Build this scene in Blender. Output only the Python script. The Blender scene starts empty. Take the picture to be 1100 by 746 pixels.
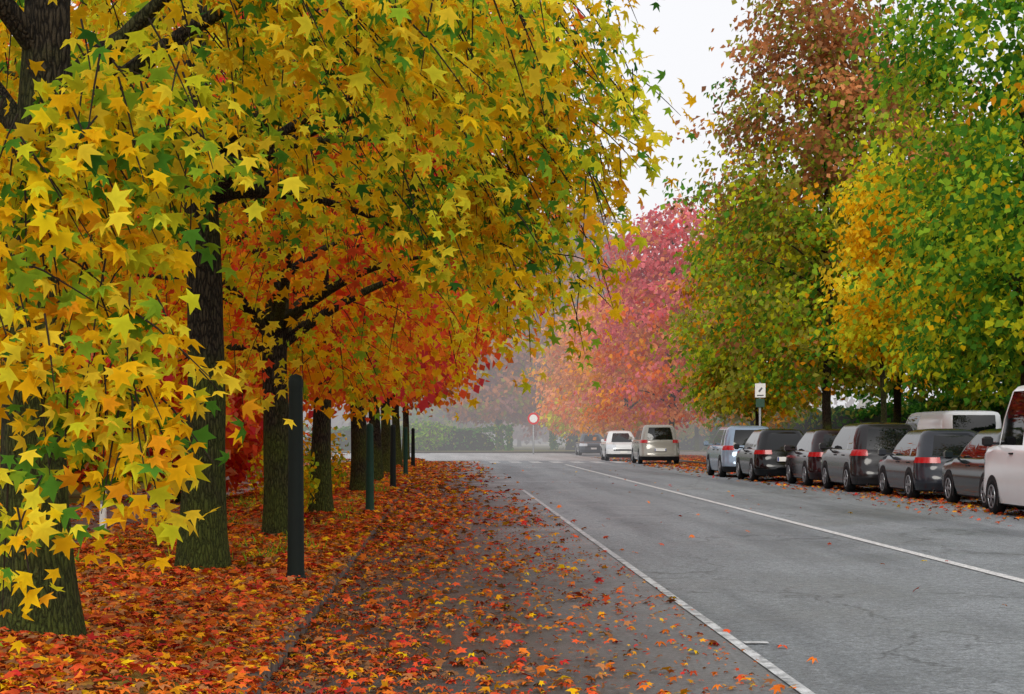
import bpy, math, random
import numpy as np
from mathutils import Vector, noise
rng = np.random.default_rng(11); random.seed(5)
scn = bpy.context.scene; C = scn.collection
R = math.radians

# ------------------------------------------------------------------ helpers
def lin(c):
    a = np.array(c, float)/255.0
    return np.where(a <= .04045, a/12.92, ((a+.055)/1.055)**2.4)
def L4(c): return tuple(lin(c))+(1.0,)
def tag(o, label=None, cat=None, group=None, kind=None):
    if label: o['label'] = label
    if cat: o['category'] = cat
    if group: o['group'] = group
    if kind: o['kind'] = kind
    return o
def empty(name, loc, rz=0):
    o = bpy.data.objects.new(name, None); C.objects.link(o)
    o.location = loc; o.rotation_euler = (0, 0, rz); o.empty_display_size = .2
    return o
def link(name, me, mat, parent=None, smooth=False):
    o = bpy.data.objects.new(name, me); C.objects.link(o)
    if mat: me.materials.append(mat)
    if parent: o.parent = parent
    if smooth: me.polygons.foreach_set('use_smooth', [True]*len(me.polygons))
    return o
def pyobj(name, vs, fs, mat, parent=None, smooth=False):
    me = bpy.data.meshes.new(name); me.from_pydata([tuple(v) for v in vs], [], fs); me.update()
    return link(name, me, mat, parent, smooth)
def npobj(name, V, Q, cols, mat, parent=None):
    V = np.asarray(V, np.float32).reshape(-1, 3); Q = np.asarray(Q, np.int32).reshape(-1, 4)
    me = bpy.data.meshes.new(name)
    me.vertices.add(len(V)); me.vertices.foreach_set('co', V.ravel())
    me.loops.add(Q.size); me.loops.foreach_set('vertex_index', Q.ravel())
    me.polygons.add(len(Q)); me.polygons.foreach_set('loop_start', np.arange(len(Q), dtype=np.int32)*4)
    me.update(calc_edges=True)
    if cols is not None:
        a = me.attributes.new('col', 'FLOAT_COLOR', 'POINT')
        c = np.ones((len(V), 4), np.float32); c[:, :3] = cols
        a.data.foreach_set('color', c.ravel())
    return link(name, me, mat, parent)
def box(vs, fs, x0, x1, y0, y1, z0, z1, bev=0.0):
    b = len(vs)
    if bev <= 0:
        vs += [(x0,y0,z0),(x1,y0,z0),(x1,y1,z0),(x0,y1,z0),(x0,y0,z1),(x1,y0,z1),(x1,y1,z1),(x0,y1,z1)]
        fs += [[b+i for i in f] for f in ((0,3,2,1),(4,5,6,7),(0,1,5,4),(1,2,6,5),(2,3,7,6),(3,0,4,7))]
    else:
        e = bev
        rings = [(x0+e,x1-e,y0+e,y1-e,z0),(x0,x1,y0,y1,z0+e),(x0,x1,y0,y1,z1-e),(x0+e,x1-e,y0+e,y1-e,z1)]
        for (a,c,d,f,z) in rings: vs += [(a,d,z),(c,d,z),(c,f,z),(a,f,z)]
        fs += [[b+3,b+2,b+1,b]]
        for k in range(3):
            for i in range(4): fs += [[b+4*k+i, b+4*k+(i+1)%4, b+4*k+4+(i+1)%4, b+4*k+4+i]]
        fs += [[b+12,b+13,b+14,b+15]]
def tube(vs, fs, pts, rad, n=8, jit=0.0, cap=False, flute=0.0):
    pts = [Vector(p) for p in pts]; b = len(vs); m = len(pts)
    for i, p in enumerate(pts):
        d = (pts[min(i+1, m-1)]-pts[max(i-1, 0)])
        if d.length < 1e-6: d = Vector((0,0,1))
        d.normalize()
        u = d.cross(Vector((0,1,0)) if abs(d.y) < .9 else Vector((1,0,0))).normalized(); v = d.cross(u)
        for k in range(n):
            a = 2*math.pi*k/n; r = rad[i]
            if jit: r *= 1+jit*noise.noise(Vector((math.cos(a)*1.6+p.x, math.sin(a)*1.6+p.y, p.z*.8)))
            if flute: r *= 1+flute*noise.noise(Vector((math.cos(a)*7+p.x*3, math.sin(a)*7, p.z*1.6)))
            vs.append(p+u*(r*math.cos(a))+v*(r*math.sin(a)))
    for i in range(m-1):
        for k in range(n):
            fs.append([b+i*n+k, b+i*n+(k+1)%n, b+(i+1)*n+(k+1)%n, b+(i+1)*n+k])
    if cap: fs.append([b+(m-1)*n+k for k in range(n)])
def bez(a, c, e, n):
    a, c, e = Vector(a), Vector(c), Vector(e)
    return [a*(1-t)**2+c*(2*t*(1-t))+e*t*t for t in [i/n for i in range(n+1)]]
def lathe(vs, fs, prof, n=24, axis='z', c=(0,0,0)):
    b = len(vs); m = len(prof)
    for (r, h) in prof:
        for k in range(n):
            a = 2*math.pi*k/n
            p = (r*math.cos(a), r*math.sin(a), h) if axis == 'z' else (h, r*math.cos(a), r*math.sin(a))
            vs.append((p[0]+c[0], p[1]+c[1], p[2]+c[2]))
    for i in range(m-1):
        for k in range(n): fs.append([b+i*n+k, b+i*n+(k+1)%n, b+(i+1)*n+(k+1)%n, b+(i+1)*n+k])

# ------------------------------------------------------------------ materials
HAZE_EMIT = (.53, .515, .53, 1)
class NT:
    def __init__(s, name):
        s.m = bpy.data.materials.new(name); s.m.use_nodes = True; s.t = s.m.node_tree; s.t.nodes.clear()
        s.geo = s.n('ShaderNodeNewGeometry')
    def n(s, typ, **kw):
        nd = s.t.nodes.new(typ)
        for k, v in kw.items():
            if k in ('operation','blend_type','data_type','feature','noise_dimensions','attribute_name','use_clamp','distance','wave_type'): setattr(nd, k, v)
            else: nd.inputs[k.replace('_', ' ')].default_value = v
        return nd
    def l(s, a, b): s.t.links.new(a, b)
    def pos(s, sx=1, sy=1, sz=1):
        mp = s.n('ShaderNodeMapping'); mp.inputs['Scale'].default_value = (sx, sy, sz)
        s.l(s.geo.outputs['Position'], mp.inputs['Vector']); return mp.outputs['Vector']
    def noise(s, scale, detail=4, vec=None, rough=.55, dist=0):
        nd = s.n('ShaderNodeTexNoise', Scale=scale, Detail=detail, Roughness=rough, Distortion=dist)
        s.l(vec or s.geo.outputs['Position'], nd.inputs['Vector']); return nd.outputs['Fac']
    def ramp(s, fac, stops):
        nd = s.n('ShaderNodeValToRGB'); cr = nd.color_ramp
        while len(cr.elements) < len(stops): cr.elements.new(.5)
        for e, (p, c) in zip(cr.elements, stops): e.position = p; e.color = c
        s.l(fac, nd.inputs['Fac']); return nd.outputs['Color']
    def mix(s, fac, a, b, mode='MIX'):
        nd = s.n('ShaderNodeMixRGB', blend_type=mode)
        for sock, v in ((nd.inputs[0], fac), (nd.inputs[1], a), (nd.inputs[2], b)):
            if hasattr(v, 'links'): s.l(v, sock)
            else: sock.default_value = v
        return nd.outputs[0]
    def math(s, op, a, b=0.0):
        nd = s.n('ShaderNodeMath', operation=op)
        for sock, v in ((nd.inputs[0], a), (nd.inputs[1], b)):
            if hasattr(v, 'links'): s.l(v, sock)
            else: sock.default_value = v
        return nd.outputs[0]
    def bump(s, h, strength=.5, dist=.02):
        nd = s.n('ShaderNodeBump', Strength=strength); nd.inputs['Distance'].default_value = dist
        s.l(h, nd.inputs['Height']); return nd.outputs['Normal']
    def princ(s, col, rough=.6, metal=0.0, spec=.5, normal=None, coat=0.0):
        p = s.n('ShaderNodeBsdfPrincipled')
        for k, v in (('Base Color', col), ('Roughness', rough), ('Metallic', metal), ('Specular IOR Level', spec), ('Coat Weight', coat)):
            if hasattr(v, 'links'): s.l(v, p.inputs[k])
            else: p.inputs[k].default_value = v
        if normal: s.l(normal, p.inputs['Normal'])
        return p.outputs[0]
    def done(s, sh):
        # distance haze painted into every material: fog-coloured emission, stronger farther along the street
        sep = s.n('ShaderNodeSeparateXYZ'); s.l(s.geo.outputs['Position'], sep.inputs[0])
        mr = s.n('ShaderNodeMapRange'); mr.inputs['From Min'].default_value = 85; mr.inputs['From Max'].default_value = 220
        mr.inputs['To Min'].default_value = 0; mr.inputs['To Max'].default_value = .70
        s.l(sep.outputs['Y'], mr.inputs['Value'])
        em = s.n('ShaderNodeEmission', Color=HAZE_EMIT, Strength=1.0)
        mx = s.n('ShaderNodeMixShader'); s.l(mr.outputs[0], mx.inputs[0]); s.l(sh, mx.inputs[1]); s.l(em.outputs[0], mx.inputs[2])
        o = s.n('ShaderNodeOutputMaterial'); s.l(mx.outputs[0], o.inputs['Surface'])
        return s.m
def simple(name, c, rough=.6, metal=0, spec=.5, coat=0, var=.12, sc=6):
    t = NT(name)
    col = t.mix(t.noise(sc, 4), tuple(np.clip(lin(c)*(1-var), 0, 1))+(1,), tuple(np.clip(lin(c)*(1+var), 0, 1))+(1,))
    return t.done(t.princ(col, rough, metal, spec, None, coat))

def leaf_mat(name, trans=.52):
    t = NT(name); a = t.n('ShaderNodeAttribute', attribute_name='col')
    d = t.n('ShaderNodeBsdfDiffuse'); tr = t.n('ShaderNodeBsdfTranslucent')
    t.l(a.outputs['Color'], d.inputs['Color']); t.l(a.outputs['Color'], tr.inputs['Color'])
    m1 = t.n('ShaderNodeMixShader', Fac=trans); t.l(d.outputs[0], m1.inputs[1]); t.l(tr.outputs[0], m1.inputs[2])
    return t.done(m1.outputs[0])
M_leaf = leaf_mat('leaf'); M_fallen = leaf_mat('fallen_leaf', .12); M_grass = leaf_mat('grass_blade', .3)

def bark():
    t = NT('bark'); v = t.pos(14, 14, 3.2)
    vo = t.n('ShaderNodeTexVoronoi', Scale=2.6, feature='DISTANCE_TO_EDGE')
    nz = t.n('ShaderNodeTexNoise', Scale=1.6, Detail=5); t.l(v, nz.inputs['Vector'])
    ad = t.mix(.6, v, nz.outputs['Color'], 'ADD'); t.l(ad, vo.inputs['Vector'])
    n2 = t.noise(55, 5, rough=.7); n3 = t.noise(1.6, 5)
    h = t.math('ADD', t.math('MINIMUM', t.math('MULTIPLY', vo.outputs['Distance'], 3.0), 1.0), t.math('MULTIPLY', n2, .9))
    col = t.ramp(h, [(.25, L4((11,9,8))), (.7, L4((37,32,26))), (1.0, L4((70,62,50)))])
    moss = t.ramp(h, [(.25, L4((18,20,8))), (1.0, L4((82,92,36)))])
    sep = t.n('ShaderNodeSeparateXYZ'); t.l(t.geo.outputs['Position'], sep.inputs[0])
    low = t.n('ShaderNodeMapRange'); low.inputs['From Min'].default_value = .1; low.inputs['From Max'].default_value = 2.4
    low.inputs['To Min'].default_value = .28; low.inputs['To Max'].default_value = 0; t.l(sep.outputs['Z'], low.inputs['Value'])
    mf = t.math('ADD', n3, low.outputs[0])
    col = t.mix(t.ramp(mf, [(.48, (0,0,0,1)), (.70, (.9,.9,.9,1))]), col, moss)
    return t.done(t.princ(col, .9, 0, .2, t.bump(h, 1.0, .025)))
M_bark = bark()
M_twig = simple('twig', (44,36,30), .9, 0, .2)

def asphalt(name, base, dark, wet=.0, crack=.45, red=0):
    t = NT(name)
    fine = t.noise(70, 3, rough=.8); mid = t.noise(9, 5); spk = t.noise(26, 3, rough=.75); big = t.noise(.45, 5); lanes = t.noise(1.0, 4, t.pos(.95, .05, 1))
    col = t.mix(t.ramp(big, [(.42, (0,0,0,1)), (.58, (1,1,1,1))]), L4(dark), L4(base))
    col = t.mix(.55, col, t.ramp(lanes, [(.36, L4(dark)), (.5, L4(base)), (.64, tuple(np.clip(lin(base)*1.3,0,1))+(1,))]))
    col = t.mix(1.0, col, t.ramp(fine, [(.28, (.40,.40,.41,1)), (.5, (.95,.95,.95,1)), (.72, (1.8,1.8,1.78,1))]), 'MULTIPLY')
    col = t.mix(1.0, col, t.ramp(spk, [(.3, (.45,.45,.46,1)), (.5, (1,1,1,1)), (.7, (1.6,1.6,1.58,1))]), 'MULTIPLY')
    col = t.mix(1.0, col, t.ramp(mid, [(.3, (.74,.74,.74,1)), (.7, (1.25,1.25,1.25,1))]), 'MULTIPLY')
    if red:
        col = t.mix(t.ramp(t.noise(5, 7, rough=.75), [(.53, (0,0,0,1)), (.64, (.7,.7,.7,1))]), col, L4((84,48,34)))
        # towards the driving lane the strip turns into the same grey asphalt
        sep = t.n('ShaderNodeSeparateXYZ'); t.l(t.geo.outputs['Position'], sep.inputs[0])
        mr = t.n('ShaderNodeMapRange'); mr.inputs['From Min'].default_value = .55; mr.inputs['From Max'].default_value = 1.9
        t.l(t.math('ADD', sep.outputs['X'], t.math('MULTIPLY', t.math('SUBTRACT', t.noise(1.3, 4), .5), 1.6)), mr.inputs['Value'])
        col = t.mix(t.math('MULTIPLY', mr.outputs[0], .72), col, t.mix(1.0, L4((118,121,124)), t.ramp(spk, [(.3, (.45,.45,.46,1)), (.5, (1,1,1,1)), (.7, (1.6,1.6,1.58,1))]), 'MULTIPLY'))
    nz = t.n('ShaderNodeTexNoise', Scale=1.1, Detail=6); t.l(t.geo.outputs['Position'], nz.inputs['Vector'])
    ad = t.mix(.6, t.pos(.55, .22, 1), nz.outputs['Color'], 'ADD')
    vo = t.n('ShaderNodeTexVoronoi', Scale=1.0, feature='DISTANCE_TO_EDGE'); t.l(ad, vo.inputs['Vector'])
    ck = t.ramp(vo.outputs['Distance'], [(.0, (crack,)*3+(1,)), (.014, (1,1,1,1))])
    msk = t.ramp(t.noise(.35, 2), [(.40, (0,0,0,1)), (.52, (1,1,1,1))])
    col = t.mix(msk, col, t.mix(1.0, col, ck, 'MULTIPLY'))
    rg = t.ramp(big, [(.35, (.42-wet*.2,)*3+(1,)), (.65, (.70-wet*.2,)*3+(1,))])
    return t.done(t.princ(col, rg, 0, .42, t.bump(fine, .8, .014)))
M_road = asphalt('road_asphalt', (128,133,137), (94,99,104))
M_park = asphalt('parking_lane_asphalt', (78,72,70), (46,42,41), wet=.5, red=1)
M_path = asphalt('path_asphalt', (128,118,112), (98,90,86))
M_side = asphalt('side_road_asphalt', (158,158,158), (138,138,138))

def litter(name, sc=11, green=.0):
    t = NT(name)
    vo = t.n('ShaderNodeTexVoronoi', Scale=sc); t.l(t.geo.outputs['Position'], vo.inputs['Vector'])
    sep = t.n('ShaderNodeSeparateColor'); t.l(vo.outputs['Color'], sep.inputs[0])
    col = t.ramp(sep.outputs[0], [(.0, L4((90,40,24))), (.3, L4((170,66,32))), (.55, L4((200,92,38))), (.8, L4((214,130,50))), (1, L4((124,56,34)))])
    col = t.mix(t.ramp(t.noise(1.1, 4), [(.50, (0,0,0,1)), (.66, (.85,.85,.85,1))]), col, L4((104,108,42)) if green else L4((92,56,32)))
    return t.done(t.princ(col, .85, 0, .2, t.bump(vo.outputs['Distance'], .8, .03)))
M_litter = litter('leaf_litter', 11, 1)
def grass_m():
    t = NT('grass_ground')
    col = t.ramp(t.noise(.8, 6), [(.3, L4((70,84,38))), (.5, L4((98,104,48))), (.62, L4((132,110,52))), (.75, L4((146,92,44)))])
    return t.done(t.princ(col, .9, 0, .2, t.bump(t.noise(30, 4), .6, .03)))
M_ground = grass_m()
def kerb_m():
    t = NT('kerb_stone'); sep = t.n('ShaderNodeSeparateXYZ'); t.l(t.geo.outputs['Position'], sep.inputs[0])
    fr = t.math('FRACT', sep.outputs['Y']); j = t.ramp(fr, [(.0, (.25,.25,.25,1)), (.02, (1,1,1,1))])
    col = t.ramp(t.noise(7, 6), [(.3, L4((62,52,46))), (.7, L4((122,110,102)))])
    col = t.mix(1.0, col, j, 'MULTIPLY')
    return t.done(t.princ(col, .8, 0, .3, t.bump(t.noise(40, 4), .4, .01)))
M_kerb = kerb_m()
def paint_m(name, c, wear=.45, under=(120,122,124), sc=14):
    t = NT(name)
    col = t.mix(t.ramp(t.noise(sc, 8, rough=.75), [(wear-.08, (1,1,1,1)), (wear+.1, (0,0,0,1))][::1]), L4(c), L4(under))
    col = t.mix(1.0, col, t.ramp(t.noise(70, 3, rough=.8), [(.28, (.6,.6,.6,1)), (.72, (1.3,1.3,1.3,1))]), 'MULTIPLY')
    return t.done(t.princ(col, .7, 0, .3))
M_white = paint_m('road_paint', (214,214,213), .42); M_worn = paint_m('worn_road_paint', (206,208,210), .47, (122,124,126), 6); M_zebra = paint_m('zebra_paint', (205,205,205), .5, (150,150,150))

# ------------------------------------------------------------------ leaves
a_ = [180,-118,-88,-58,-29,0,29,58,88,118]; r_ = [.24,.72,.42,.93,.47,1.05,.47,.93,.42,.72]
STAR = np.array([(0,0,0)]+[(r*math.cos(R(a)), r*math.sin(R(a)), (-.22 if r > .5 else .05)) for a, r in zip(a_, r_)])
SQ = np.array([(0,1,2,3),(0,3,4,5),(0,5,6,7),(0,7,8,9),(0,9,10,1)])
KITE = np.array([(-.75,0,0),(0,-.72,.22),(1,0,-.1),(0,.72,.22)]); KQ = np.array([(0,1,2,3)])
BLADE = np.array([(0,-.05,0),(0,.05,0),(1,.012,.12),(1,-.012,.12)])
def nrm(a): return a/np.maximum(np.linalg.norm(a, axis=-1, keepdims=True), 1e-9)
def leaf_geo(P, N, T, S, col, tm=STAR, tq=SQ, shade=True):
    n = len(P); N = nrm(N); T = nrm(T-(T*N).sum(1, keepdims=True)*N); B = np.cross(N, T)
    cu = rng.uniform(.2, 1.8, (n, 1, 1))
    V = P[:, None]+S[:, None, None]*(tm[None, :, 0:1]*T[:, None]+tm[None, :, 1:2]*B[:, None]+tm[None, :, 2:3]*cu*N[:, None])
    k = len(tm); Q = (np.arange(n)*k)[:, None, None]+tq[None]
    cc = np.repeat(col[:, None], k, 1)
    if shade and k > 4: cc = cc*np.where(np.arange(k) == 0, .84, rng.uniform(.93, 1.08, (n, k)))[..., None]
    return V.reshape(-1, 3), Q.reshape(-1, 4), cc.reshape(-1, 3)
PAL = dict(gold=(250,196,30), yellow=(255,222,58), amber=(244,168,36), ygreen=(204,206,44), lime=(146,182,50), green=(88,144,48), dgreen=(56,104,40),
           orange=(242,126,46), rorange=(232,92,52), red=(204,54,52), crimson=(222,72,76), pink=(222,128,132), rose=(210,100,110), peach=(240,164,110), russet=(188,124,78), brown=(150,106,74),
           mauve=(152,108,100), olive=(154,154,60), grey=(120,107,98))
def pick(pal, n):
    ks = list(pal); w = np.array([pal[k] for k in ks], float); w /= w.sum()
    T = np.array([lin(PAL[k]) for k in ks]); return T[rng.choice(len(ks), n, p=w)]

def tree(name, label, cat, base, H, r0, pz, pr, ncl, nlf, sig, size, palB, palT=None, group=None, star=False, spray=False,
         fork=None, nlimb=22, lean=(0,0), zmax=None, flt=None, extra=None, rings=26, twigs=False, tsplit=.55, rexp=.42, cvar=.16):
    root = empty(name, base); tag(root, label, cat, group)
    pz, pr = np.array(pz, float), np.array(pr, float); palT = palT or palB
    zb = fork if fork else pz[0]+.5
    cs = []; ph = rng.uniform(0, 6.28, 8)
    while len(cs) < ncl:
        z = rng.uniform(pz[0], pz[-1])
        if zmax and z > zmax and rng.random() < .86: continue
        r = np.interp(z, pz, pr)
        if rng.random() > (r/pr.max())**1.1: continue
        th = rng.uniform(0, 6.2832)
        lob = 1+.13*math.sin(3*th+ph[0]+z*.9)+.10*math.sin(5*th+ph[1]-z*1.7)+.10*math.sin(2.3*z+ph[2]+th)
        rr = r*lob*rng.random()**rexp
        p = np.array([rr*math.cos(th), rr*math.sin(th), z-.06*rr])
        if flt and not flt(p): continue
        cs.append(p)
    cs = np.array(cs); core = len(cs)
    if extra is not None:
        for (cx, cy, cz, rx, ry, rz, k) in extra:
            u = nrm(rng.normal(size=(k, 3)))*rng.random((k, 1))**.4
            cs = np.vstack([cs, u*np.array([rx, ry, rz])+np.array([cx, cy, cz])-np.array(base)])
    n = len(cs)
    hfrac = np.clip((cs[:, 2]-pz[0])/(pz[-1]-pz[0])+rng.normal(0, .13, n), 0, 1)
    useT = hfrac > tsplit
    ccol = np.where(useT[:, None], pick(palT, n), pick(palB, n))
    idx = np.repeat(np.arange(n), nlf); m = len(idx)
    out = cs*np.array([1, 1, 0]); out = nrm(out+1e-6)
    if spray:
        d = nrm(out*.5+np.array([0, 0, -.8])+rng.normal(0, .36, (n, 3))); ln = rng.uniform(.4, .85, n)
        s = rng.random(m)**.8
        P = cs[idx]+d[idx]*(s*ln[idx])[:, None]+np.array([0, 0, -.18])*(s**2)[:, None]+rng.normal(0, .095, (m, 3))
    else:
        P = cs[idx]+rng.normal(0, 1, (m, 3))*np.array([sig, sig, sig*.62])
        P[:, 2] -= np.abs(rng.normal(0, sig*.4, m))
    P[:, 2] = np.maximum(P[:, 2], .25)
    N = out[idx]*.75+np.array([0, 0, .55])+rng.normal(0, .55, (m, 3))
    T = np.array([0, 0, -1.0])+out[idx]*.45+rng.normal(0, .5, (m, 3))
    own = np.where((hfrac > tsplit)[idx][:, None], pick(palT, m), pick(palB, m))
    mixf = (rng.random(m) < .32)[:, None]
    col = np.where(mixf, own, ccol[idx])*rng.uniform(.82, 1.2, (m, 1))*rng.uniform(1-cvar*1.2, 1+cvar, n)[idx][:, None]
    S = size*rng.uniform(.62, 1.22, m)
    V, Q, cc = leaf_geo(P, N, T, S, np.clip(col, 0, .95), STAR if star else KITE, SQ if star else KQ)
    vs, fs = [], []; Ht = H*.9
    w1, w2 = rng.uniform(0, 6, 2)
    def axis(z): return Vector((lean[0]*z/Ht+.05*math.sin(z*.9+w1)*min(z/2, 1), lean[1]*z/Ht+.05*math.sin(z*.7+w2)*min(z/2, 1), z))
    def rad(z): return r0*(1-.92*(z/Ht))**.85*(1+.30*math.exp(-z*4.0))*(.84+.16*math.exp(-z*.9))
    zs = [Ht*(i/rings)**1.35 for i in range(rings+1)]; zs[0] = -.08
    tube(vs, fs, [axis(z) for z in zs], [rad(max(z, 0)) for z in zs], 26 if star else 10, .12, True, .10 if star else 0)
    tgt = cs[rng.choice(core, min(nlimb, core), replace=False)]*np.array([.74, .74, 1])
    for e in tgt:
        z0 = min(max(zb, e[2]-.75*math.hypot(e[0], e[1])*rng.uniform(.5, 1.1)), Ht*.92); z0 = max(z0, zb*rng.uniform(.95, 1.15))
        z0 = min(z0, Ht*.92); a = axis(z0); e = Vector(e)
        c = a+(e-a)*.5+Vector((0, 0, .16*(e-a).length))
        r1 = min(rad(z0)*.5, .03+.018*(e-a).length)
        pts = bez(a, c, e, 9); tube(vs, fs, pts, [r1*(1-i/9)**.8+.006 for i in range(10)], 7, .2)
    tk = pyobj('trunk', vs, fs, M_bark, root, True)
    if twigs:
        tv, tf = [], []
        for i in range(n):
            p = Vector(cs[i]); dd = Vector(d[i])
            pts = [p+dd*ln[i]*.05, p+dd*ln[i]*.35+Vector((0,0,-.02)), p+dd*ln[i]*.6+Vector((0,0,-.07)), p+dd*ln[i]*.82+Vector((0,0,-.12))]
            tube(tv, tf, pts, [.006, .005, .004, .002], 4)
        pyobj('twigs', tv, tf, M_twig, tk, True)['kind'] = 'stuff'
    npobj('crown', V, Q, cc, M_leaf, root)
    return root

# ------------------------------------------------------------------ world, sun, camera
w = bpy.data.worlds.new('World'); scn.world = w; w.use_nodes = True; nt = w.node_tree; nt.nodes.clear()
sky = nt.nodes.new('ShaderNodeTexSky'); sky.sky_type = 'NISHITA'; sky.sun_disc = False
sky.sun_elevation = R(34); sky.sun_rotation = R(165); sky.dust_density = 4; sky.air_density = 1.5
hs = nt.nodes.new('ShaderNodeHueSaturation'); hs.inputs['Saturation'].default_value = .12; nt.links.new(sky.outputs[0], hs.inputs['Color'])
b1 = nt.nodes.new('ShaderNodeBackground'); b1.inputs['Strength'].default_value = .05; nt.links.new(hs.outputs[0], b1.inputs[0])
b2 = nt.nodes.new('ShaderNodeBackground'); b2.inputs[0].default_value = (.80, .80, .83, 1); b2.inputs[1].default_value = .92
ad = nt.nodes.new('ShaderNodeAddShader'); nt.links.new(b1.outputs[0], ad.inputs[0]); nt.links.new(b2.outputs[0], ad.inputs[1])
wo = nt.nodes.new('ShaderNodeOutputWorld'); nt.links.new(ad.outputs[0], wo.inputs[0])
sl = bpy.data.lights.new('sun', 'SUN'); sl.energy = 1.5; sl.angle = R(25); sl.color = (1, .95, .87)
so = bpy.data.objects.new('sun', sl); C.objects.link(so); so.rotation_euler = (R(56), 0, R(-15))
cam = bpy.data.cameras.new('camera'); co = bpy.data.objects.new('camera', cam); C.objects.link(co)
co.location = (0, 0, 1.4); co.rotation_euler = (R(90), 0, 0)
cam.sensor_width = 36; cam.lens = 2000/1100*36; cam.shift_x = 73/1100; cam.shift_y = 93/1100; cam.clip_end = 3000; cam.clip_start = .1
scn.camera = co
scn.view_settings.view_transform = 'Standard'; scn.view_settings.look = 'None'; scn.view_settings.exposure = 0

# ------------------------------------------------------------------ ground, roads
def sheet(name, x0, x1, y0, y1, z, mat, kind='structure', nx=1, ny=1, fn=None):
    xs = np.linspace(x0, x1, nx+1); ys = np.linspace(y0, y1, ny+1)
    vs = [(x, y, z+(fn(x, y) if fn else 0)) for y in ys for x in xs]
    fs = [[j*(nx+1)+i, j*(nx+1)+i+1, (j+1)*(nx+1)+i+1, (j+1)*(nx+1)+i] for j in range(ny) for i in range(nx)]
    o = pyobj(name, vs, fs, mat, None, nx > 1); o['kind'] = kind; return o
sheet('ground', -600, 600, -60, 1500, -.03, M_ground)
sheet('road', 1.94, 11.6, -20, 134, 0, M_road)
sheet('parking_lane', -.98, 1.94, -20, 134, 0, M_park)
sheet('side_road', -70, 1.94, 96, 134, -.012, M_side)
sheet('junction', -.98, 8.6, 96, 134, .004, M_side)
def bx1(name, *a, mat, kind='structure', bev=0):
    vs, fs = [], []; box(vs, fs, *a, bev); o = pyobj(name, vs, fs, mat); o['kind'] = kind; return o
bx1('kerb', -1.12, -.98, -20, 93, -.02, .11, mat=M_kerb, bev=.012)
bx1('right_kerb', 11.6, 11.75, -20, 138, -.02, .11, mat=M_kerb, bev=.012)
bx1('far_kerb', -70, 11.6, 134, 134.2, -.02, .11, mat=M_kerb, bev=.012)
bx1('junction_kerb', -70, -.98, 93, 93.2, -.02, .11, mat=M_kerb, bev=.012)
bx1('footpath', -6.8, -4.3, -20, 93, -.02, .105, mat=M_path)
bx1('lawn', -60, -6.8, -20, 93, -.02, .11, mat=M_ground)
bx1('right_forecourt', 14.6, 60, -20, 138, -.02, .10, mat=M_path)
bx1('far_lawn', -70, 60, 134.2, 330, -.02, .10, mat=M_ground)
def mound(x, y):
    x = np.asarray(x, float); y = np.asarray(y, float)
    e = np.clip((x+4.3)/.5, 0, 1)*np.clip((-1.12-x)/.35, 0, 1)
    return e*(.06+.03*np.sin(2.1*x+1.3*y)+.025*np.sin(3.1*y-2*x+1)+.018*np.sin(6.3*y+4.1*x))
sheet('verge', -4.3, -1.12, -2, 93, .10, M_litter, nx=22, ny=380, fn=lambda x, y: float(mound(x, y)))
sheet('right_verge', 11.75, 14.6, -2, 138, .10, M_litter)
def strip(vs, fs, x0, y0, x1, y1, wd, z=.008, seg=30):
    for k in range(seg):
        a = k/seg; b = (k+1)/seg; i = len(vs)
        for t in (a, b):
            x = x0+(x1-x0)*t; y = y0+(y1-y0)*t; vs.append((x-wd/2, y, z)); vs.append((x+wd/2, y, z))
        fs.append([i, i+1, i+3, i+2])
vs, fs = [], []; strip(vs, fs, 5.48, -5, 5.48, 84, .13); o = pyobj('centre_line', vs, fs, M_white); o['kind'] = 'structure'
vs, fs = [], []; strip(vs, fs, 1.95, -5, 1.95, 46, .075)
i = len(vs); vs += [(2.0, 12.35, .009), (2.16, 12.35, .009), (2.16, 12.47, .009), (2.0, 12.47, .009)]; fs.append([i, i+1, i+2, i+3])
o = pyobj('edge_line', vs, fs, M_worn); o['kind'] = 'structure'
vs, fs = [], []
for k in range(9):
    x = 1.2+k*1.0; i = len(vs); vs += [(x, 88, .009), (x+.5, 88, .009), (x+.5, 93, .009), (x, 93, .009)]; fs.append([i, i+1, i+2, i+3])
o = pyobj('zebra_crossing', vs, fs, M_zebra); o['kind'] = 'structure'

# ------------------------------------------------------------------ fallen leaves
FP = dict(orange=4.2, rorange=3.6, red=1.0, amber=2.2, gold=.8, brown=2.2, russet=3)
Ps, Ss = [], []
def n2(x, y): return .5+.25*np.sin(1.9*x+.7*y+.6)*np.sin(.83*y-1.1*x)+.25*np.sin(.41*y+2.3*x+2)*np.sin(2.7*x-.55*y)
def scat(x0, x1, y0, y1, dens, size, prob=None, z=None):
    n = int((x1-x0)*(y1-y0)*dens); x = rng.uniform(x0, x1, n); y = rng.uniform(y0, y1, n)
    if prob is not None:
        k = rng.random(n) < prob(x, y); x, y = x[k], y[k]
    zz = z(x, y) if callable(z) else np.full(len(x), z)
    Ps.append(np.stack([x, y, zz+rng.uniform(.006, .03, len(x))], 1)); Ss.append(size*rng.uniform(.5, 1.25, len(x)))
vz = lambda x, y: .105+mound(x, y)
def lane(x, y):
    wd = 1.25+.30*np.sin(y*.45)+.2*np.sin(1.3*y+1)
    f = np.interp(y, [8, 12.5, 14.5, 18.5, 22, 30, 90], [1.0, .85, .42, .34, .68, .95, 1.0])
    return np.clip(np.exp(-np.clip((x+.95)/wd, 0, 9)**1.7)*(.03+1.25*n2(x*1.5, y*1.6))*f+.085*n2(x*2+1, y*1.3)**1.5+.01, 0, 1)*np.where(x < 1.75+.2*np.sin(y*2.1), 1, .06)
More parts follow.
